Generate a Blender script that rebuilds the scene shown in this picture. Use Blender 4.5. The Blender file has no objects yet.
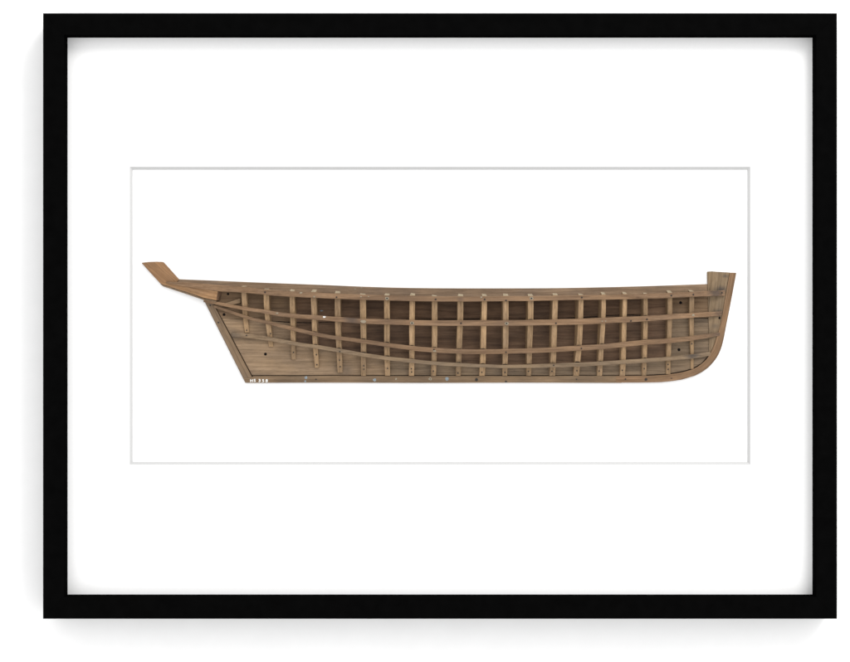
import bpy, math, random
import numpy as np
from mathutils import Vector
random.seed(7)
sc = bpy.context.scene
col = sc.collection

# ---------------------------------------------------------------- measures
# one millimetre per photograph pixel on the print plane; depth d (mm) grows towards the viewer
D = 1800.0
CX, CY = 425.0, 331.0
CZ = 1.5            # height of the picture's centre on the wall, metres

def P(px, py, d):
    s = (D - d) / D
    return Vector(((px - CX) * s / 1000, -d / 1000, CZ + (CY - py) * s / 1000))

# ---------------------------------------------------------------- objects
def tag(o, label=None, cat=None, kind=None):
    if label: o['label'] = label
    if cat: o['category'] = cat
    if kind: o['kind'] = kind

def empty(name, loc):
    o = bpy.data.objects.new(name, None)
    o.empty_display_size = 0.02
    o.location = loc
    col.objects.link(o)
    return o

def mesh(name, verts, faces, mats, parent=None, fmat=None, bevel=0, smooth=False):
    off = Vector((0, 0, 0))
    p = parent
    while p is not None:
        off += p.location
        p = p.parent
    me = bpy.data.meshes.new(name)
    me.from_pydata([tuple(Vector(v) - off) for v in verts], [], faces)
    if not isinstance(mats, (list, tuple)): mats = [mats]
    for m in mats: me.materials.append(m)
    if fmat:
        for i, k in fmat.items(): me.polygons[i].material_index = k
    import bmesh
    bm = bmesh.new(); bm.from_mesh(me)
    bmesh.ops.recalc_face_normals(bm, faces=bm.faces)
    bm.to_mesh(me); bm.free()
    if smooth:
        for f in me.polygons: f.use_smooth = True
    o = bpy.data.objects.new(name, me)
    col.objects.link(o)
    if parent is not None: o.parent = parent
    if bevel:
        b = o.modifiers.new('edge wear', 'BEVEL')
        b.width = bevel / 1000; b.segments = 2; b.limit_method = 'ANGLE'; b.angle_limit = math.radians(35)
    return o

def prism(poly, d1, d0=0.0):
    """outline in pixels traced at its front depth d1 (number or one per corner); back at depth d0"""
    n = len(poly)
    ds = d1 if isinstance(d1, (list, tuple)) else [d1] * n
    f = [P(x, y, d) for (x, y), d in zip(poly, ds)]
    b = [Vector((v.x, -d0 / 1000, v.z)) for v in f]
    faces = [list(range(n)), list(range(2 * n - 1, n - 1, -1))]
    for i in range(n):
        j = (i + 1) % n
        faces.append([i, n + i, n + j, j])
    return f + b, faces

# ---------------------------------------------------------------- materials
def srgb(r, g, b):
    return tuple((c / 255 / 12.92 if c <= 10 else ((c / 255 + .055) / 1.055) ** 2.4) for c in (r, g, b)) + (1.0,)

def base(name):
    m = bpy.data.materials.new(name); m.use_nodes = True
    nt = m.node_tree
    return m, nt, nt.nodes['Principled BSDF']

def plain(name, rgb, rough=0.8, spec=0.1, var=0.0, scale=200, bump=0.0):
    m, nt, b = base(name)
    b.inputs['Base Color'].default_value = (*rgb, 1)
    b.inputs['Roughness'].default_value = rough
    b.inputs['Specular IOR Level'].default_value = spec
    tc = nt.nodes.new('ShaderNodeTexCoord')
    nz = nt.nodes.new('ShaderNodeTexNoise'); nz.inputs['Scale'].default_value = scale; nz.inputs['Detail'].default_value = 4
    nt.links.new(tc.outputs['Object'], nz.inputs['Vector'])
    if var:
        rp = nt.nodes.new('ShaderNodeValToRGB')
        rp.color_ramp.elements[0].color = (*[c * (1 - var) for c in rgb], 1)
        rp.color_ramp.elements[1].color = (*[min(1, c * (1 + var)) for c in rgb], 1)
        rp.color_ramp.elements[0].position = .3; rp.color_ramp.elements[1].position = .7
        nt.links.new(nz.outputs['Fac'], rp.inputs['Fac']); nt.links.new(rp.outputs['Color'], b.inputs['Base Color'])
    if bump:
        bp = nt.nodes.new('ShaderNodeBump'); bp.inputs['Strength'].default_value = bump; bp.inputs['Distance'].default_value = .0005
        nt.links.new(nz.outputs['Fac'], bp.inputs['Height']); nt.links.new(bp.outputs['Normal'], b.inputs['Normal'])
    return m

def wood(name, dark, mid, light, angle=0.0, var=0.25, grain=1.0, stains=(), uv=False, lines=.4):
    """angle: grain direction in the picture plane, degrees from horizontal.
       stains: (px, py, radius mm, strength) grime marks of their own on the wood"""
    m, nt, b = base(name)
    N, L = nt.nodes, nt.links
    tc = N.new('ShaderNodeTexCoord')
    oi = N.new('ShaderNodeObjectInfo')
    rot = N.new('ShaderNodeMapping'); rot.inputs['Rotation'].default_value = (0, math.radians(angle), 0)
    if uv:
        sx_ = N.new('ShaderNodeSeparateXYZ'); cx_ = N.new('ShaderNodeCombineXYZ')
        L.new(tc.outputs['UV'], sx_.inputs[0]); L.new(sx_.outputs[0], cx_.inputs[0]); L.new(sx_.outputs[1], cx_.inputs[2])
        L.new(cx_.outputs[0], rot.inputs['Vector'])
    else:
        L.new(tc.outputs['Object'], rot.inputs['Vector'])
    sh = N.new('ShaderNodeVectorMath'); sh.operation = 'SCALE'
    sh.inputs[0].default_value = (1.7, 2.3, 3.1)
    L.new(oi.outputs['Random'], sh.inputs['Scale'])
    ad = N.new('ShaderNodeVectorMath'); ad.operation = 'ADD'
    L.new(rot.outputs['Vector'], ad.inputs[0]); L.new(sh.outputs['Vector'], ad.inputs[1])
    def noise(scl, detail=4, dist=0.0, rough=.55):
        mp = N.new('ShaderNodeMapping'); mp.inputs['Scale'].default_value = scl
        L.new(ad.outputs['Vector'], mp.inputs['Vector'])
        nz = N.new('ShaderNodeTexNoise'); nz.inputs['Scale'].default_value = 1
        nz.inputs['Detail'].default_value = detail; nz.inputs['Distortion'].default_value = dist
        nz.inputs['Roughness'].default_value = rough
        L.new(mp.outputs['Vector'], nz.inputs['Vector'])
        return nz.outputs['Fac']
    def mix(a, bb, fac, mode='MIX'):
        x = N.new('ShaderNodeMix'); x.data_type = 'RGBA'; x.blend_type = mode
        for sock, v in ((x.inputs[6], a), (x.inputs[7], bb), (x.inputs[0], fac)):
            if hasattr(v, 'is_output'): L.new(v, sock)
            else: sock.default_value = v
        return x.outputs[2]
    def ramp(fac, stops):
        r = N.new('ShaderNodeValToRGB')
        e = r.color_ramp.elements
        e[0].position, e[0].color = stops[0]; e[1].position, e[1].color = stops[-1]
        for p, c in stops[1:-1]:
            k = e.new(p); k.color = c
        L.new(fac, r.inputs['Fac'])
        return r.outputs['Color']
    g1 = noise((9, 260 * grain, 260 * grain), 6, .9, .62)
    g2 = noise((45, 1300 * grain, 1300 * grain), 4, .2, .6)
    bl = noise((28, 70, 70), 3)
    pores = noise((160, 2600, 2600), 2)
    c = ramp(g1, [(.22, dark), (.5, mid), (.78, light)])
    c = mix(c, ramp(g2, [(.32, (.62, .6, .58, 1)), (.6, (1.12, 1.12, 1.12, 1))]), .58, 'MULTIPLY')
    mpw = N.new('ShaderNodeMapping'); mpw.inputs['Scale'].default_value = (10, 80 * grain, 80 * grain)
    L.new(ad.outputs['Vector'], mpw.inputs['Vector'])
    wv = N.new('ShaderNodeTexWave'); wv.wave_type = 'BANDS'; wv.bands_direction = 'Z'; wv.wave_profile = 'SIN'
    wv.inputs['Scale'].default_value = 1; wv.inputs['Distortion'].default_value = 9; wv.inputs['Detail'].default_value = 3
    wv.inputs['Detail Scale'].default_value = .7
    L.new(mpw.outputs['Vector'], wv.inputs['Vector'])
    c = mix(c, ramp(wv.outputs['Fac'], [(.0, (.55, .5, .46, 1)), (.22, (1, 1, 1, 1)), (1, (1.06, 1.05, 1.04, 1))]), lines, 'MULTIPLY')
    c = mix(c, ramp(bl, [(.3, (.72, .72, .75, 1)), (.7, (1.2, 1.16, 1.1, 1))]), .8, 'MULTIPLY')
    c = mix(c, ramp(pores, [(.3, (.45, .42, .4, 1)), (.42, (1, 1, 1, 1))]), .5, 'MULTIPLY')
    # per-piece tone
    hv = N.new('ShaderNodeHueSaturation'); hv.inputs['Saturation'].default_value = 1.03
    mr = N.new('ShaderNodeMapRange'); mr.inputs[3].default_value = .98 * (1 - var); mr.inputs[4].default_value = .98 * (1 + var)
    L.new(oi.outputs['Random'], mr.inputs[0]); L.new(mr.outputs[0], hv.inputs['Value']); L.new(c, hv.inputs['Color'])
    c = hv.outputs['Color']
    for (sx, sy, r, st) in stains:
        q = P(sx, sy, 6) - BASE
        ge = N.new('ShaderNodeNewGeometry')
        ds = N.new('ShaderNodeVectorMath'); ds.operation = 'DISTANCE'
        sc_ = N.new('ShaderNodeVectorMath'); sc_.operation = 'MULTIPLY'; sc_.inputs[1].default_value = (1, .12, 1.6)
        L.new(tc.outputs['Object'], sc_.inputs[0])
        L.new(sc_.outputs['Vector'], ds.inputs[0]); ds.inputs[1].default_value = (q.x, q.y * .12, q.z * 1.6)
        wob = N.new('ShaderNodeMath'); wob.operation = 'MULTIPLY_ADD'
        L.new(g1, wob.inputs[0]); wob.inputs[1].default_value = r * .0016; L.new(ds.outputs['Value'], wob.inputs[2])
        m2 = N.new('ShaderNodeMapRange'); m2.inputs[1].default_value = r * .0011; m2.inputs[2].default_value = r * .0021
        m2.inputs[3].default_value = st; m2.inputs[4].default_value = 0
        L.new(wob.outputs[0], m2.inputs[0])
        c = mix(c, (.035, .032, .032, 1), m2.outputs[0])
    L.new(c, b.inputs['Base Color'])
    b.inputs['Roughness'].default_value = .72
    b.inputs['Specular IOR Level'].default_value = .18
    bp = N.new('ShaderNodeBump'); bp.inputs['Strength'].default_value = .35; bp.inputs['Distance'].default_value = .0004
    L.new(g2, bp.inputs['Height']); L.new(bp.outputs['Normal'], b.inputs['Normal'])
    return m

BASE = P(455, 383, 0)        # the model's base point: middle of the keel on the backing sheet

WALL = plain('wall_paint', (.82, .82, .82), .9, .1, .01, 60, .1)
PAPER = plain('backing_paper', (.82, .82, .82), .95, .05, .01, 150, .05)
MATB = plain('mat_board', (.82, .82, .82), .95, .05, .01, 400, .05)
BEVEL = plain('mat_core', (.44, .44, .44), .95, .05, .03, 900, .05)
BLACK = plain('black_lacquer', (.0018, .0018, .0018), .9, 0.0, .15, 90, .05)

W_LOW = wood('pale_pine', (0.1534, 0.1065, 0.06495, 1), (0.2119, 0.1488, 0.09467, 1), (0.2706, 0.1939, 0.1263, 1), 0, .06,
             lines=.3, stains=((345, 370, 9, .3), (455, 372, 6, .5), (232, 334, 9, .35)))
W_UP = wood('brown_pine', (0.08926, 0.0561, 0.03238, 1), (0.1403, 0.09181, 0.05505, 1), (0.1828, 0.1258, 0.07853, 1), 0, .05, .8)
W_TOP = wood('weathered_pine', (0.1386, 0.09498, 0.06085, 1), (0.1988, 0.1401, 0.0937, 1), (0.247, 0.1802, 0.1241, 1), 0, .04, .8)
W_BOW = wood('grey_brown_pine', (0.105, 0.0756, 0.0504, 1), (0.1554, 0.1134, 0.0756, 1), (0.189, 0.1411, 0.09576, 1), 0, .08, .8)
W_MID = wood('tan_ribband', (0.126, 0.0882, 0.0546, 1), (0.1806, 0.1302, 0.084, 1), (0.2226, 0.1638, 0.1075, 1), 0, .04, .8,
             stains=((693, 356, 8, .7), (233, 334, 9, .5)))
W_SHADE = wood('shade_toned_pine', (0.06026, 0.03499, 0.02125, 1), (0.1098, 0.06739, 0.04251, 1), (0.158, 0.1011, 0.06501, 1), 0, .12, .55)  # shade inside the hull, painted in as a darker pine tone
W_KEEL = wood('keel_oak', (0.1104, 0.0736, 0.04416, 1), (0.1656, 0.1141, 0.06992, 1), (0.2061, 0.1472, 0.09568, 1), 0, .06)
W_POST = wood('post_oak', (0.1116, 0.07812, 0.04836, 1), (0.16, 0.1116, 0.07068, 1), (0.2009, 0.1451, 0.09672, 1), -63, .05)
W_STEM = wood('stem_oak', (0.1116, 0.06547, 0.0372, 1), (0.1674, 0.1042, 0.05952, 1), (0.2083, 0.1339, 0.08184, 1), 0, .05, uv=True)
W_APRON = wood('apron_oak', (0.112, 0.08, 0.048, 1), (0.168, 0.1216, 0.076, 1), (0.216, 0.16, 0.104, 1), 86, .05, .6,
               stains=((722, 290, 7, .75), (719, 312, 6, .55), (716, 326, 4, .35), (726, 276, 3.5, .6)))
W_RIB = wood('rib_ash', (0.1711, 0.1133, 0.06416, 1), (0.248, 0.1678, 0.0971, 1), (0.3079, 0.2139, 0.1316, 1), 90, .12, .8)
W_BAT = wood('ribband_pine', (0.1264, 0.07746, 0.04602, 1), (0.18, 0.1146, 0.06903, 1), (0.2222, 0.1472, 0.09357, 1), 0, .10, .8,
             stains=((716, 293, 9, .7), (352, 320, 8, .6), (460, 300, 4, .5), (722, 312, 10, .45),
                     (719, 335, 8, .4), (693, 356, 7, .6), (233, 334, 8, .35)))
W_TAIL = wood('counter_cedar', (0.176, 0.1, 0.0496, 1), (0.248, 0.148, 0.0784, 1), (0.296, 0.188, 0.108, 1), -13, .05)
W_TAFF = wood('taffrail_cedar', (0.16, 0.0896, 0.0448, 1), (0.22, 0.128, 0.068, 1), (0.264, 0.164, 0.092, 1), -43, .05)
CUT = plain('fresh_cut_wood', (.235, .19, .13), .85, .1, .25, 700, .1)
NAIL = plain('iron_nail', (.022, .019, .017), .7, .2, .3, 900)
SEAM = plain('seam_grime', (.03, .022, .016), .9, .05, .3, 600)
HOLE = plain('hole_dark', (.006, .005, .005), .95, .02)
WHITE = plain('white_paint', (.66, .66, .64), .7, .1, .08, 900)
FLECK = plain('cream_paint', (.22, .185, .135), .8, .1, .15, 900)
BLUE = plain('pale_blue_paint', (.17, .195, .21), .8, .1, .25, 900)

# ---------------------------------------------------------------- wall and frame
WB = 23.0                                   # the wall is 23 mm behind the print plane
wall = mesh('wall', [(x, y, z) for y in (WB / 1000, .12) for x, z in ((-4, -.2), (4, -.2), (4, 4), (-4, 4))],
            [[0, 1, 2, 3], [7, 6, 5, 4], [0, 4, 5, 1], [1, 5, 6, 2], [2, 6, 7, 3], [3, 7, 4, 0]], WALL)
tag(wall, 'plain white wall behind the black framed picture', 'wall', 'structure')

FR, MT = 21.0, 2.7                         # frame front and mat front
fr = empty('picture_frame', (0, WB / 1000, P(0, 619, FR).z))
tag(fr, 'black rectangular picture frame with wide white mat hanging on the white wall', 'picture frame')
o0, o1 = P(43, 619, FR), P(837, 13, FR)    # outer corners
i0, i1 = P(67.6, 594.6, MT), P(812.4, 37.6, MT)
yb, yf = .0225, -FR / 1000
def rail(a, b, c, d):
    v = [Vector((q.x, y, q.z)) for y in (yf, yb) for q in (a, b, c, d)]
    return mesh('rail', v, [[0, 1, 2, 3], [7, 6, 5, 4], [0, 4, 5, 1], [1, 5, 6, 2], [2, 6, 7, 3], [3, 7, 4, 0]], BLACK, fr, bevel=.2)
O = [Vector((o0.x, 0, o0.z)), Vector((o1.x, 0, o0.z)), Vector((o1.x, 0, o1.z)), Vector((o0.x, 0, o1.z))]
I = [Vector((i0.x, 0, i0.z)), Vector((i1.x, 0, i0.z)), Vector((i1.x, 0, i1.z)), Vector((i0.x, 0, i1.z))]
for k in range(4):
    j = (k + 1) % 4
    rail(O[k], O[j], I[j], I[k])
# mat board with a bevelled window
e = .004
M_o = [Vector((q.x + sx * e, 0, q.z + sz * e)) for q, sx, sz in zip(I, (-1, 1, 1, -1), (-1, -1, 1, 1))]
wo = [P(x, y, MT) for x, y in ((129.6, 464.8), (750.4, 464.8), (750.4, 166.6), (129.6, 166.6))]
wi = [P(x, y, .6) for x, y in ((132.5, 462.0), (747.5, 462.0), (747.5, 169.5), (132.5, 169.5))]
v, f = [], []
for q in M_o: v.append(Vector((q.x, -MT / 1000, q.z)))
for q in wo: v.append(q)
for q in M_o: v.append(Vector((q.x, -.0006, q.z)))
for q in wo: v.append(Vector((q.x, -.0006, q.z)))
for k in range(4):
    j = (k + 1) % 4
    f += [[k, j, 4 + j, 4 + k], [8 + k, 12 + k, 12 + j, 8 + j], [k, 8 + k, 8 + j, j]]
mat = mesh('mat_board', v, f, MATB, fr)
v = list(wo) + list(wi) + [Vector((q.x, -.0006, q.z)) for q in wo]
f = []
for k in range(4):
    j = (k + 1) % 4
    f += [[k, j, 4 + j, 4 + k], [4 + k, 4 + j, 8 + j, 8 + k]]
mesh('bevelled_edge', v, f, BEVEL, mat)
mesh('backing_sheet', [Vector((q.x, y, q.z)) for y in (0, .003) for q in M_o],
     [[0, 1, 2, 3], [7, 6, 5, 4], [0, 4, 5, 1], [1, 5, 6, 2], [2, 6, 7, 3], [3, 7, 4, 0]], PAPER, fr)

# ---------------------------------------------------------------- hull form
def curve(pts, deg=None):
    xs, ys = zip(*pts)
    if deg is None:
        return lambda x: float(np.interp(x, xs, ys))
    mx, sx = np.mean(xs), np.std(xs)
    c = np.polyfit((np.array(xs) - mx) / sx, ys, deg)
    return lambda x: float(np.polyval(c, (x - mx) / sx))
def spl(pts):
    """smooth interpolation through the points (Catmull-Rom slopes)"""
    xs = np.array([p[0] for p in pts], float); ys = np.array([p[1] for p in pts], float)
    m = np.gradient(ys, xs)
    def fn(x):
        x = min(max(x, xs[0]), xs[-1])
        i = int(min(max(np.searchsorted(xs, x) - 1, 0), len(xs) - 2))
        h = xs[i + 1] - xs[i]; t = (x - xs[i]) / h
        return float((2*t**3-3*t*t+1)*ys[i] + (t**3-2*t*t+t)*h*m[i] + (3*t*t-2*t**3)*ys[i+1] + (t**3-t*t)*h*m[i+1])
    return fn

top_edge = spl([(179, 279.2), (205, 280.2), (235, 281.5), (280, 283.3), (320, 284.8), (360, 286.5), (400, 287.7), (430, 288.1),
                (500, 288.3), (560, 288.0), (600, 287.3), (640, 286.3), (708, 284), (740, 283)])
seam = spl([(203, 317.6), (240, 319), (300, 322.2), (350, 321.5), (400, 319.3), (450, 318.8), (500, 318.2), (550, 318.3), (600, 316),
            (630, 314.6), (660, 316.5), (725, 318.4)])
# sheer strake and ribbands: (x, top edge, bottom edge)
SH = [(166, 281.6, 283.4), (190, 282.4, 287.2), (217, 284.9, 291.1), (245, 287.0, 292.8), (280, 290.6, 296.2), (320, 292.6, 298.1), (360, 294.5, 299.8),
      (400, 295.6, 300.8), (430, 296.2, 301.5), (470, 296.3, 301.5), (500, 296.2, 301.3), (535, 295.9, 300.8), (570, 295.3, 300.1),
      (605, 294.8, 299.6), (635, 294.1, 299.1), (665, 293.1, 298.2), (690, 291.8, 297.0), (725, 290.2, 296.0)]
B2 = [(203.5, 299.6, 302.2), (218.5, 301.9, 305.0), (245, 306.9, 310.5), (262, 309.4, 313.2), (280, 312.2, 316.3), (320, 315.6, 320.1), (352, 317.9, 323.0), (390, 319.4, 324.7),
      (430, 320.2, 325.7), (465, 320.4, 326.0), (500, 320.2, 325.9), (535, 319.9, 325.5), (570, 319.0, 324.7), (605, 317.8, 323.5),
      (635, 316.3, 321.9), (665, 314.7, 319.9), (690, 313.1, 318.0), (722, 311, 315.7)]
B3 = [(213.5, 305.0, 307.6), (228, 309.8, 312.6), (245, 315.3, 318.5), (275, 322.6, 326.2), (300, 328.7, 332.6), (320, 333.2, 337.0), (355, 338.3, 342.2),
      (390, 343.1, 347.4), (425, 347.2, 351.9), (460, 349.1, 353.8), (495, 349.3, 354.1), (530, 348.4, 353.2), (570, 346.2, 351.3),
      (605, 343.9, 349.0), (635, 340.8, 345.9), (680, 337.2, 342.1), (705, 334.3, 338.6), (720, 332.3, 335.8)]
B4 = [(231.8, 332.6, 337.2), (245, 333.4, 338.0), (275, 338.1, 342.0), (298, 342.2, 346.1), (320, 345.5, 349.3), (355, 351.4, 355.4), (390, 356.7, 360.6),
      (425, 360.5, 364.2), (460, 363.1, 366.6), (495, 364.7, 368.0), (530, 364.4, 367.9), (570, 362.9, 366.9), (605, 361.4, 365.4),
      (635, 359.2, 363.5), (670, 356.6, 360.7), (695, 354.0, 358.4), (710.5, 351.6, 355.8)]
sheer_top = spl([(a, b) for a, b, c in SH])
foot = spl([(203, 303), (217, 312), (230, 324), (246, 333), (271, 347), (293, 360), (316, 368), (340, 373), (366, 376), (420, 376.2), (600, 376.2),
            (640, 376), (669, 374.2), (692, 369), (705, 361), (712, 350), (718, 335), (722, 318), (727, 290)])
beam = spl([(160, 2.2), (190, 5), (217, 7.5), (245, 10.5), (270, 13.5), (300, 16.3), (340, 18.4), (380, 19.3), (450, 19.6), (540, 19.3), (590, 18.4),
            (630, 16.2), (660, 13), (690, 9), (710, 6), (727, 3.4)])
power = curve([(200, 1.0), (260, .95), (320, .75), (380, .58), (450, .5), (560, .5), (620, .6), (680, .8), (727, 1.0)])
def H(x, y):
    ys, yb_ = sheer_top(x) + 2, foot(x)
    t = (yb_ - y) / max(yb_ - ys, 4)
    t = min(max(t, 0), 1.06)
    return 1.9 + max(beam(x) - 1.9, 0) * t ** power(x)

BT = 2.4                                   # ribband thickness
model = empty('half_hull_model', BASE)
tag(model, 'brown wooden half model of an open ribbed boat hull on the white sheet', 'boat model')

# backboard planks -------------------------------------------------------------
post_in = curve([(299, 209.5), (308.5, 215.6), (376.2, 251.5)])   # x of the post's inner edge at height y
post_x = lambda y: 215.6 + (y - 308.5) * (251.5 - 215.6) / (376.2 - 308.5)
stem_in = spl([(272.8, 729.7), (297.4, 725.1), (316.5, 722.2), (329.4, 719.3), (345, 714.1), (354, 710.2), (363.7, 702.5), (368.9, 693.4),
               (371.9, 681.8), (374.3, 666.2), (376.3, 640)])
BD = 1.4
XL, XR = 292.6, 669.6                      # butt joints hidden behind ribs, added to bound the shade-toned planks
jit = lambda: random.uniform(-.12, .12)
gap = lambda x: .55 + .35 * math.sin(x * .043 + 1) + .25 * math.sin(x * .11)
sl = lambda x: sheer_top(x) + 2.6          # joint behind the sheer strake
b4m = spl([(a_, (b_ + c_) / 2) for a_, b_, c_ in B4])
def run(fn, x0, x1, n=40): return [(x, fn(x)) for x in np.linspace(x0, x1, n)]
def plank(poly, m, label=None, d=BD):
    v, f = prism(poly, d, .6)
    o = mesh('plank', v, f, m, model, bevel=.25)
    if label: tag(o, label)
    return o
p_top = plank(run(top_edge, 179, 708.5, 60) + [(726.5, 283.4)] + run(sl, 724, 172, 60) + [(168, 281.6)], W_TOP, 'topmost backboard plank above the sheer strake')
s_lo = lambda x: seam(x) - .1 + jit()
s_hi = lambda x: seam(x) + max(.15, gap(x)) + jit()
p_stern = plank([(172, 284.6)] + run(lambda x: sl(x) + .15, 180, XL, 30) + run(s_lo, XL, 221.5, 20) + [(216.2, 308), (212, 301), (204.5, 299.4), (185, 290)], W_UP)
p_dark = plank(run(lambda x: sl(x) + .15, XL + .2, XR - .2) + run(s_lo, XR - .2, XL + .2, 50), W_SHADE, 'shade-toned upper backboard plank amidships', BD - .03)
p_bow = plank(run(lambda x: sl(x) + .15, XR, 724.2, 10) + [(stem_in(300) - .6, 300), (stem_in(317) - .6, seam(721) - .1)] + run(s_lo, 715, XR, 10), W_UP)
plank(run(s_hi, XL + .2, XR - .2, 50) + run(lambda x: b4m(x) - .1, XR - .2, XL + .2), W_SHADE, 'shade-toned middle backboard plank amidships', BD - .07)
XG = 387.4
lower = plank(run(s_hi, 221.8, XL, 16) + run(lambda x: b4m(x) + .1, XL, XG - .2) + [(XG - .2, 375.2), (320, 375.2), (252.0, 375.2)],
              W_LOW, 'pale lower backboard plank at the stern', BD - .05)
p_fore = plank(run(lambda x: b4m(x) + .1, XG + .2, XR) + run(s_hi, XR, 718.5, 10)
              + [(stem_in(y) - .6, y) for y in (329, 345, 354)] + [(701.5, 363.2), (693, 368.2), (682, 371.3), (666, 373.9), (640, 375.2), (450, 375.2), (XG + .2, 375.2)],
              W_BOW, 'grey-brown lower backboard plank at the bow', BD - .05)
v, f = prism([(213, 303), (450, 303), (724, 303), (stem_in(329) + 1, 329), (stem_in(345) + 1, 345), (stem_in(354) + 1, 354), (703, 364), (694, 369.5), (682, 372.8), (666, 375.2),
              (640, 377), (252, 377.4), (217, 312)], .5, .02)
mesh('backing_strip', v, f, SEAM, model)

# keel, sternpost, stem ---------------------------------------------------------
kd = 2.6
kt = [(x, 375.9 + .15 * math.sin(x * .05)) for x in np.linspace(253, 622, 40)]
kb = [(x, 382.8 + .12 * math.sin(x * .031 + 1)) for x in np.linspace(622, 245.3, 40)]
v, f = prism(kt + kb + [(242.4, 377.0), (252.6, 377.0)], kd)
keel = mesh('keel', v, f, W_KEEL, model, bevel=.4)
v, f = prism([(203.6, 299.8), (211, 301.2), (215.6, 308.5), (252.3, 377.9), (242.9, 378.0)], kd + .3)
post = mesh('sternpost', v, f, W_POST, model, bevel=.4)
so = [(616, 382.7), (630, 382.65), (645, 382.6), (660, 382.3), (671, 381.3), (682, 379.6), (694.7, 375.8), (702, 372.1), (708.2, 367.6), (713.6, 362), (718, 355.8), (721.3, 348.2), (723.4, 340.4),
      (726.2, 325.5), (729.5, 309), (732.4, 294), (736.3, 272.8)]
si = [(729.9, 272.6), (727.6, 284.5), (725.1, 297.4), (722.2, 316.5), (719.3, 329.4), (714.1, 345), (710.2, 354), (706.8, 359.2), (702.3, 363.4), (698, 366.6), (693.0, 369.2), (687, 371.2), (680.5, 372.8), (666.2, 374.8), (650, 375.8), (616, 376)]
def resample(pts, n):
    q = np.array(pts, float); L_ = np.r_[0, np.cumsum(np.hypot(*np.diff(q, axis=0).T))]
    t = np.linspace(0, L_[-1], n)
    return np.c_[np.interp(t, L_, q[:, 0]), np.interp(t, L_, q[:, 1])], L_[-1]
n = 48
A_, la_ = resample(so, n); B_, lb_ = resample(si[::-1], n)
v, f, uvv = [], [], []
for i in range(n):
    qa, qb = P(*A_[i], kd + .15), P(*B_[i], kd + .15)
    v += [qa, qb, Vector((qb.x, 0, qb.z)), Vector((qa.x, 0, qa.z))]
    u = la_ / 1000 * i / (n - 1); wv = np.hypot(*(A_[i] - B_[i])) / 1000
    uvv += [(u, 0), (u, wv), (u, wv + .003), (u, -.003)]
for i in range(n - 1):
    for k in range(4):
        j = (k + 1) % 4
        f.append([4 * i + k, 4 * i + j, 4 * i + 4 + j, 4 * i + 4 + k])
f += [[0, 1, 2, 3], [4 * n - 1, 4 * n - 2, 4 * n - 3, 4 * n - 4]]
stem = mesh('stem', v, f, W_STEM, model, bevel=.15)
ul = stem.data.uv_layers.new(name='grain')
for lp in stem.data.loops: ul.data[lp.index].uv = uvv[lp.vertex_index]
ap = [(707.2, 271.6), (712, 271.3), (716, 271.7), (729.6, 272.4)] + [(stem_in(y) - .15, y) for y in (284, 297, 316, 329, 345)] + [(710.6, 352.6), (709.0, 352), (708.8, 330), (708.0, 300)]
v, f = prism(ap, 2.3, .1)
apron = mesh('apron', v, f, W_APRON, model, bevel=.35)
tag(apron, 'upright grey-brown apron with dark stains beside the stem')

# stern: counter block, taffrail ------------------------------------------------
blk = [(160.4, 283.2), (168, 283.0), (190, 286.8), (217.6, 291.4), (216.3, 300.4), (204, 297.9), (185, 291.6), (163, 284.8)]
v, f = prism(blk, [3, 3.4, 6, 9, 8.5, 7.5, 5, 3], .1)
v[10] = v[10] + Vector((.0042, 0, 0)); v[11] = v[11]; 
v[8 + 3].x += .0045; v[8 + 4].x += .0035; v[10].x -= .0042
counter = mesh('counter_block', v, f, [W_TAIL, W_SHADE], model, fmat={5: 1}, bevel=.25)  # right end face coloured dark to stand for its shadow
tag(counter, 'orange-brown tapering counter block under the stern')
st = [(160.2, 283.7), (163, 285.2), (185, 292.0), (204, 298.3), (216, 301.0), (216, 302.0), (203.4, 299.9), (185, 293.6), (163, 286.3)]
v, f = prism(st, [2.6, 2.8, 4.6, 7, 7.6, 7.6, 7, 4.6, 2.8], .1)
mesh('counter_edging', v, f, W_POST, model)
tf = [(141.4, 262.7), (148, 262.0), (156, 261.6), (163.3, 262.0), (171, 270.5), (178.9, 279.3), (176, 283.2), (168.5, 283.4), (160.4, 283.6), (150, 272.4)]
v, f = prism(tf, [3.2, 3.2, 3.2, 3.2, 3, 2.8, 2.8, 2.8, 3, 3.2], .1)
taff = mesh('taffrail', v, f, W_TAFF, model, bevel=.45)
tag(taff, 'orange-brown raked taffrail board at the stern')
v, f = prism([(224, 303.6), (240.4, 298.2), (240.4, 302.9), (233, 304.6), (225.5, 305.8)], 4, 1.42)
mesh('chock', v, f, W_LOW, model, bevel=.2)

# sheer strake and ribbands -----------------------------------------------------
def batten(name, pts, dfun, th, n, parent=model, m=None):
    a = spl([(p[0], p[1]) for p in pts]); b = spl([(p[0], p[2]) for p in pts])
    ph = random.uniform(0, 6)
    v, f = [], []
    X = np.linspace(pts[0][0], pts[-1][0], n)
    for x in X:
        w = .10 * math.sin(x * .09 + ph) + .07 * math.sin(x * .23 + 2 * ph)
        t_, b_ = a(x) + w, b(x) + w * .6 - .05
        tt = th * min(1, .3 + (x - X[0]) / 22, .35 + (X[-1] - x) / 22)
        dt, db = dfun(x, t_) + tt, dfun(x, b_) + tt
        f_t, f_b = P(x, t_, dt), P(x, b_, db)
        k_b = f_b + Vector((0, tt / 1000, 0)); k_t = f_t + Vector((0, tt / 1000, 0))
        v += [f_t, f_b, k_b, k_t]
    for i in range(n - 1):
        for k in range(4):
            j = (k + 1) % 4
            f.append([4 * i + k, 4 * i + j, 4 * i + 4 + j, 4 * i + 4 + k])
    f += [[0, 1, 2, 3], [4 * n - 1, 4 * n - 2, 4 * n - 3, 4 * n - 4]]
    return mesh(name, v, f, m or W_BAT, parent, bevel=.3)
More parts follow.
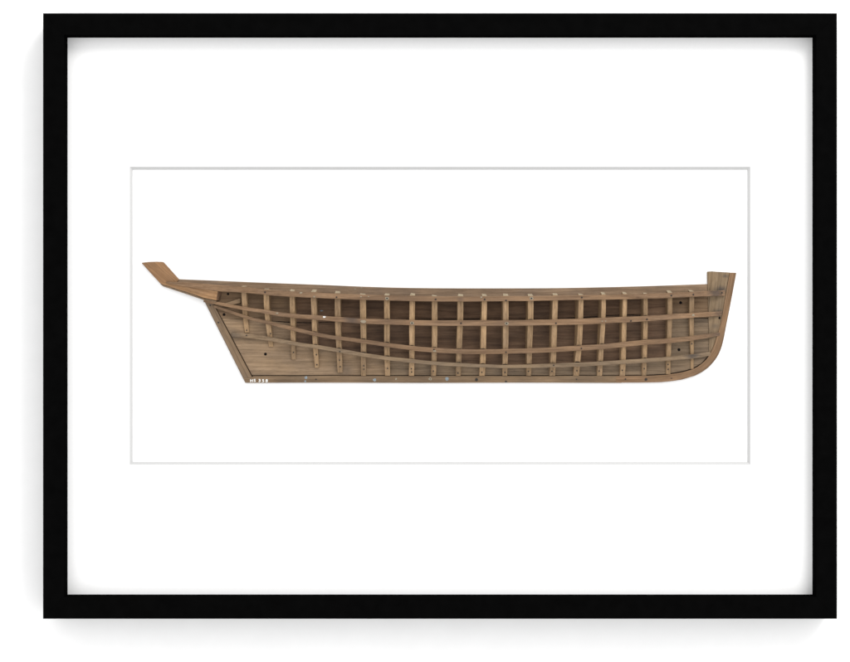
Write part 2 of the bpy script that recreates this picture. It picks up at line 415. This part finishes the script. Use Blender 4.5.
sheer = batten('sheer_strake', SH, lambda x, y: max(H(x, y), 1.9), BT + .3, 120)
rb2 = batten('ribband', B2, H, BT, 110)
rb3 = batten('ribband', B3, H, BT, 110)
rb4 = batten('ribband', B4, H, BT, 110, m=W_MID)
# added shelf, unseen edge-on: keeps light from above out of the hull
n = 80
v, f = [], []
for x in np.linspace(224, 706, n):
    y = sheer_top(x) + 2.2
    q = P(x, y, H(x, y) - .1); q2 = P(x, y + 1.6, H(x, y) - .1)
    v += [q, q2, Vector((q2.x, -.0015, q2.z + .0004)), Vector((q.x, -.0015, q.z + .0004))]
for i in range(n - 1):
    for k in range(4):
        j = (k + 1) % 4
        f.append([4 * i + k, 4 * i + j, 4 * i + 4 + j, 4 * i + 4 + k])
f += [[0, 1, 2, 3], [4 * n - 1, 4 * n - 2, 4 * n - 3, 4 * n - 4]]
mesh('shade_shelf', v, f, W_UP, model)

# ribs --------------------------------------------------------------------------
RIBS = [  # top left, top right, bottom left, bottom right, bottom y
    (240.9, 246.3, 245.0, 249.2, 333.0), (263.4, 268.8, 268.8, 273.0, 347.0), (289.7, 294.6, 291.4, 296.0, 360.0),
    (310.8, 316.2, 314.6, 319.0, 368.0), (334.7, 340.2, 337.5, 342.5, 373.0), (360.0, 366.0, 361.3, 366.2, 376.0),
    (383.9, 389.5, 384.9, 390.0, 376.0), (409.5, 415.0, 408.7, 414.0, 376.0), (432.0, 437.7, 431.2, 436.2, 376.0),
    (457.5, 463.3, 455.6, 460.7, 376.0), (482.0, 487.0, 479.2, 484.8, 376.0), (503.0, 508.8, 502.7, 507.4, 376.0),
    (528.0, 533.5, 526.3, 531.0, 376.0), (552.7, 558.0, 549.5, 555.0, 376.0), (579.0, 583.7, 573.4, 579.2, 376.0),
    (601.7, 605.9, 596.8, 601.9, 376.0), (622.9, 627.1, 619.6, 625.0, 376.0), (643.7, 647.9, 642.0, 646.4, 375.8),
    (667.6, 672.4, 665.9, 670.4, 374.4), (689.4, 694.3, 690.8, 693.5, 369.2)]
ribs = []
for k, (a, b, c, d, yb_) in enumerate(RIBS):
    xm = (a + b) / 2
    ys = sheer_top(xm)
    n = 16
    v, f = [], []
    top = ys - random.uniform(-.3, .5)
    yb_ -= .15
    rise = random.uniform(1.5, 2.8) if k > 1 else .9
    side = 7.5
    for i in range(n):
        t = i / (n - 1)
        y = top + (yb_ - top) * t
        # the frames run upright at the top and lean below
        u = t ** 1.7
        xl, xr = a + (c - a) * u, b + (d - b) * u
        w = .18 * math.sin(t * 7 + k * 2.1)
        hd = max(H((xl + xr) / 2, y) - .02, 2.5)
        fl, frt = P(xl + w, y, hd), P(xr + w, y, hd)
        bd = 1.3
        bl, br = Vector((fl.x, -bd / 1000, fl.z)), Vector((frt.x, -bd / 1000, frt.z))
        # the frames are bevelled: towards the ends their inner edges lean away from amidships
        lean = hd / 19 * (np.interp(xm, [240, 300, 400, 470, 580, 650, 695], [2.6, 1.4, 0, -.8, -2.6, -2.4, -1.2])) / 1000
        if i > 0:
            if lean < 0: bl.x += lean
            else: br.x += lean
        if i == 0:
            fw = (frt.x - fl.x); m_ = random.uniform(.0, .25)
            bl.x += fw * m_; br.x -= fw * (.25 - m_) * .6
            bl.y = br.y = fl.y + .004
            bl.z += rise / 1000; br.z += rise * random.uniform(.6, 1.0) / 1000
            sft = .0010 * (xm - 400) / 200
            bl.x -= sft; br.x -= sft
        v += [fl, frt, br, bl]
    for i in range(n - 1):
        for q in range(4):
            j = (q + 1) % 4
            f.append([4 * i + q, 4 * i + j, 4 * i + 4 + j, 4 * i + 4 + q])
    f += [[0, 1, 2, 3], [4 * n - 1, 4 * n - 2, 4 * n - 3, 4 * n - 4]]
    o = mesh('rib', v, f, [W_RIB, CUT], model, fmat={len(f) - 2: 1}, bevel=.3)
    ribs.append(o)

# nails, holes, flecks of paint ---------------------------------------------------
def spot(name, px, py, r, dfun, mat, parent, squash=1.0, rag=.12, proud=.2, sides=14):
    fr_, bk = [], []
    for i in range(sides):
        a = 2 * math.pi * i / sides
        rr = r * (1 + random.uniform(-rag, rag))
        x, y = px + rr * math.cos(a), py + rr * math.sin(a) * squash
        d = dfun(x, y)
        fr_.append(P(x, y, d + proud)); bk.append(P(x, y, d - .4))
    n = sides
    c = P(px, py, dfun(px, py) + proud + .1)
    f = [[i, (i + 1) % n, 2 * n] for i in range(n)] + [[i, n + i, n + (i + 1) % n, (i + 1) % n] for i in range(n)] + [list(range(2 * n - 1, n - 1, -1))]
    return mesh(name, fr_ + bk + [c], f, mat, parent)
on_r = lambda x, y: max(H(x, y), 2.5)
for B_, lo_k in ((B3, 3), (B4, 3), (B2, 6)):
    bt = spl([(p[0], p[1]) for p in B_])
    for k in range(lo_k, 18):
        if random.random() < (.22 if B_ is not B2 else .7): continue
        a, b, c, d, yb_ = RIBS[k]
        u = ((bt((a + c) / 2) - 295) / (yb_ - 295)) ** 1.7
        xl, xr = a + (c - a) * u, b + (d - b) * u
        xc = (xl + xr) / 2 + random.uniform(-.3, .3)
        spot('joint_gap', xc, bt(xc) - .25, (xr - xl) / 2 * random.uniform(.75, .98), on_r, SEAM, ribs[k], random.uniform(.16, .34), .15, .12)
on_b = lambda x, y: H(x, y) + BT
on_s = lambda x, y: H(x, y) + BT + .3
on_r = lambda x, y: max(H(x, y), 2.5)
flat = lambda d: (lambda x, y: d)
N = 'nail'
for x, y, ring in ((265, 292.3, 0), (336.5, 297.2, 0), (387.0, 298.4, 1), (435.6, 299.4, 0), (484.7, 299.4, 0), (531.5, 298.4, 1), (506, 300.6, 0),
                   (581.8, 297.5, 0), (671.4, 295.5, 0), (693.4, 294.6, 0), (722, 292.8, 0)):
    if ring: spot('worn_patch', x, y, 2.1, on_s, FLECK, sheer, .75)
    spot(N, x, y, .85, on_s, NAIL, sheer, proud=.35)
for x, y, ring in ((412.0, 323.1, 1), (461.0, 323.3, 0), (506.6, 323.5, 1), (556, 323.3, 0), (631, 320.9, 0), (647, 319.3, 0)):
    if ring: spot('worn_patch', x, y, 2.0, on_b, FLECK, rb2, .75)
    spot(N, x, y, .85, on_b, NAIL, rb2, proud=.35)
for x, y in ((506, 352.2), (581.4, 348.4), (434, 349.6)):
    spot(N, x, y, .75, on_b, NAIL, rb3, proud=.35)
for x, y in ((339.7, 351.6), (553.7, 365.4), (246.5, 335.4)):
    spot(N, x, y, .7, on_b, NAIL, rb4, proud=.35)
for i, x, y in ((0, 246.6, 330.2), (1, 270.6, 333.6), (2, 293.4, 352.4), (3, 316.4, 354.7), (3, 316.8, 364.8), (4, 339.5, 360.1), (4, 340.2, 366.7),
                (5, 363.8, 365.8), (5, 363.9, 369.2), (6, 387.4, 368.4), (7, 411.4, 368.8), (7, 411.6, 372.2), (8, 433.4, 371.1), (9, 458.0, 373.2),
                (10, 481.8, 372.4), (11, 505, 372.5), (12, 528.5, 371.4), (13, 552, 371.4), (14, 576.9, 370.8), (15, 599.2, 371.1), (16, 622.4, 370.3),
                (17, 644.3, 368.7), (18, 668.1, 364.5), (18, 668.2, 369.3), (19, 691.8, 343.8)):
    spot(N, x, y, .68, on_r, NAIL, ribs[i], proud=.3)
for x, y in ((210.3, 305.3), (218.4, 322.5)):
    spot(N, x, y, .8, flat(kd + .3), NAIL, post, proud=.15)
for x, y, r, o, d in ((265.4, 354.1, 1.5, lower, BD - .05), (679, 349.7, 1.5, p_fore, BD - .05), (224, 314.5, 1.4, p_stern, BD), (228, 294, 1.2, p_stern, BD),
                      (680.6, 302.7, 1.5, p_bow, BD), (719.6, 318, 1.2, apron, 2.3)):
    spot('screw_hole', x, y, r, flat(d), HOLE, o, proud=.06, rag=.08)
for x, y, r, m in ((430.3, 379, 1.5, FLECK), (396, 379, 1.0, FLECK), (447, 378.6, 1.9, BLUE), (374.5, 380, 1.6, BLUE), (306, 377.6, 1.4, BLUE), (305.2, 381.3, 1.0, BLUE)):
    spot('paint_spot', x, y, r, flat(kd), m, keel, proud=.12, rag=.25)
for x, y, r in ((476.5, 379.7, 1.5), (506, 381.6, 1.0), (316, 379.4, .7), (625.5, 379.2, .8), (576.6, 379.3, .7), (430.3, 379, .6), (646, 379.5, 1.4), (671.5, 378.4, .6)):
    p_, d_ = (keel, kd) if x < 622 else (stem, kd + .15)
    spot(N, x, y, r, flat(d_), NAIL, p_, proud=.2)
for x, y, r, q in ((301, 292.8, 1.3, .7), (314.3, 296.6, 1.0, .8), (361, 296.6, .8, .8), (368.5, 296.5, .6, 1), (481.2, 297.2, .9, .9)):
    spot('paint_spot', x, y, r, on_s, FLECK, sheer, q, .25)
spot('paint_spot', 324.3, 317.0, 1.6, on_b, WHITE, rb2, .5, .4)
spot('paint_spot', 363.4, 321.6, 2.8, on_b, FLECK, rb2, .6, .15)
spot('paint_spot', 602.2, 321.2, .7, on_b, FLECK, rb2, 1, .2)
spot('paint_spot', 605.6, 321.2, .65, on_b, FLECK, rb2, 1, .2)
spot('paint_spot', 693.3, 315.1, 1.4, on_b, FLECK, rb2, .8, .2)
spot('paint_spot', 277, 313.2, 1.3, on_b, FLECK, rb2, .6, .2)
spot('paint_spot', 434.6, 351.0, 1.7, on_b, FLECK, rb3, .5, .2)
spot('paint_spot', 355, 289.0, .9, flat(BD), FLECK, p_top, .9, .2, .15)
spot('paint_spot', 361.5, 287.6, 1.0, flat(BD), FLECK, p_top, .8, .2, .15)
spot('paint_spot', 321.5, 310.8, 1.5, flat(BD), BLUE, p_dark, .45, .3, .15)

# painted inventory number on the keel
def lettering(txt, px, py, h, wscale=1.0):
    cu = bpy.data.curves.new('lettering', 'FONT')
    cu.body = txt; cu.size = 1; cu.offset = .03; cu.space_character = 1.0
    t = bpy.data.objects.new('lettering', cu); col.objects.link(t)
    bpy.context.view_layer.update()
    dg = bpy.context.evaluated_depsgraph_get()
    me = bpy.data.meshes.new_from_object(t.evaluated_get(dg))
    bpy.data.objects.remove(t); bpy.data.curves.remove(cu)
    k = h / .72
    vs = [P(px + q.co.x * k * wscale, py - q.co.y * k, kd + .12) for q in me.vertices]
    fs = [list(q.vertices) for q in me.polygons]
    bpy.data.meshes.remove(me)
    return vs, fs
V, F = [], []
for t, x, w in (('H', 250.0, 1.1), ('S', 253.7, 1.1), ('3', 258.4, 1.1), ('5', 262.0, 1.1), ('8', 265.5, 1.1)):
    vs, fs = lettering(t, x, 381.9 + random.uniform(-.2, .2), 2.8, w * random.uniform(.9, 1.1))
    F += [[i + len(V) for i in q] for q in fs]; V += vs
num = mesh('inventory_number', V, F, WHITE, keel)
so_ = num.modifiers.new('paint', 'SOLIDIFY'); so_.thickness = .00012; so_.offset = -1

# ---------------------------------------------------------------- light
w = bpy.data.worlds.new('World'); sc.world = w; w.use_nodes = True
bg = w.node_tree.nodes['Background']
bg.inputs[0].default_value = (1, 1, 1, 1); bg.inputs[1].default_value = 1.47
la = bpy.data.lights.new('softbox', 'AREA'); la.shape = 'SQUARE'; la.size = 1.0; la.energy = 40
la.color = (1, .985, .965)
lo_ = bpy.data.objects.new('softbox', la); col.objects.link(lo_)
lo_.location = (1.15, -1.55, CZ + 1.75)
lo_.rotation_euler = (Vector((0, 0, CZ)) - lo_.location).to_track_quat('-Z', 'Y').to_euler()

# ---------------------------------------------------------------- camera
cd = bpy.data.cameras.new('camera'); cam = bpy.data.objects.new('camera', cd); col.objects.link(cam)
cam.location = (0, -D / 1000, CZ); cam.rotation_euler = (math.pi / 2, 0, 0)
cd.sensor_fit = 'HORIZONTAL'; cd.sensor_width = 36
cd.lens = 36 * D / 850
cd.clip_start = .05; cd.clip_end = 100
sc.camera = cam
vs_ = sc.view_settings
vs_.view_transform = 'Standard'; vs_.look = 'None'; vs_.exposure = 0; vs_.gamma = 1; vs_.use_curve_mapping = False
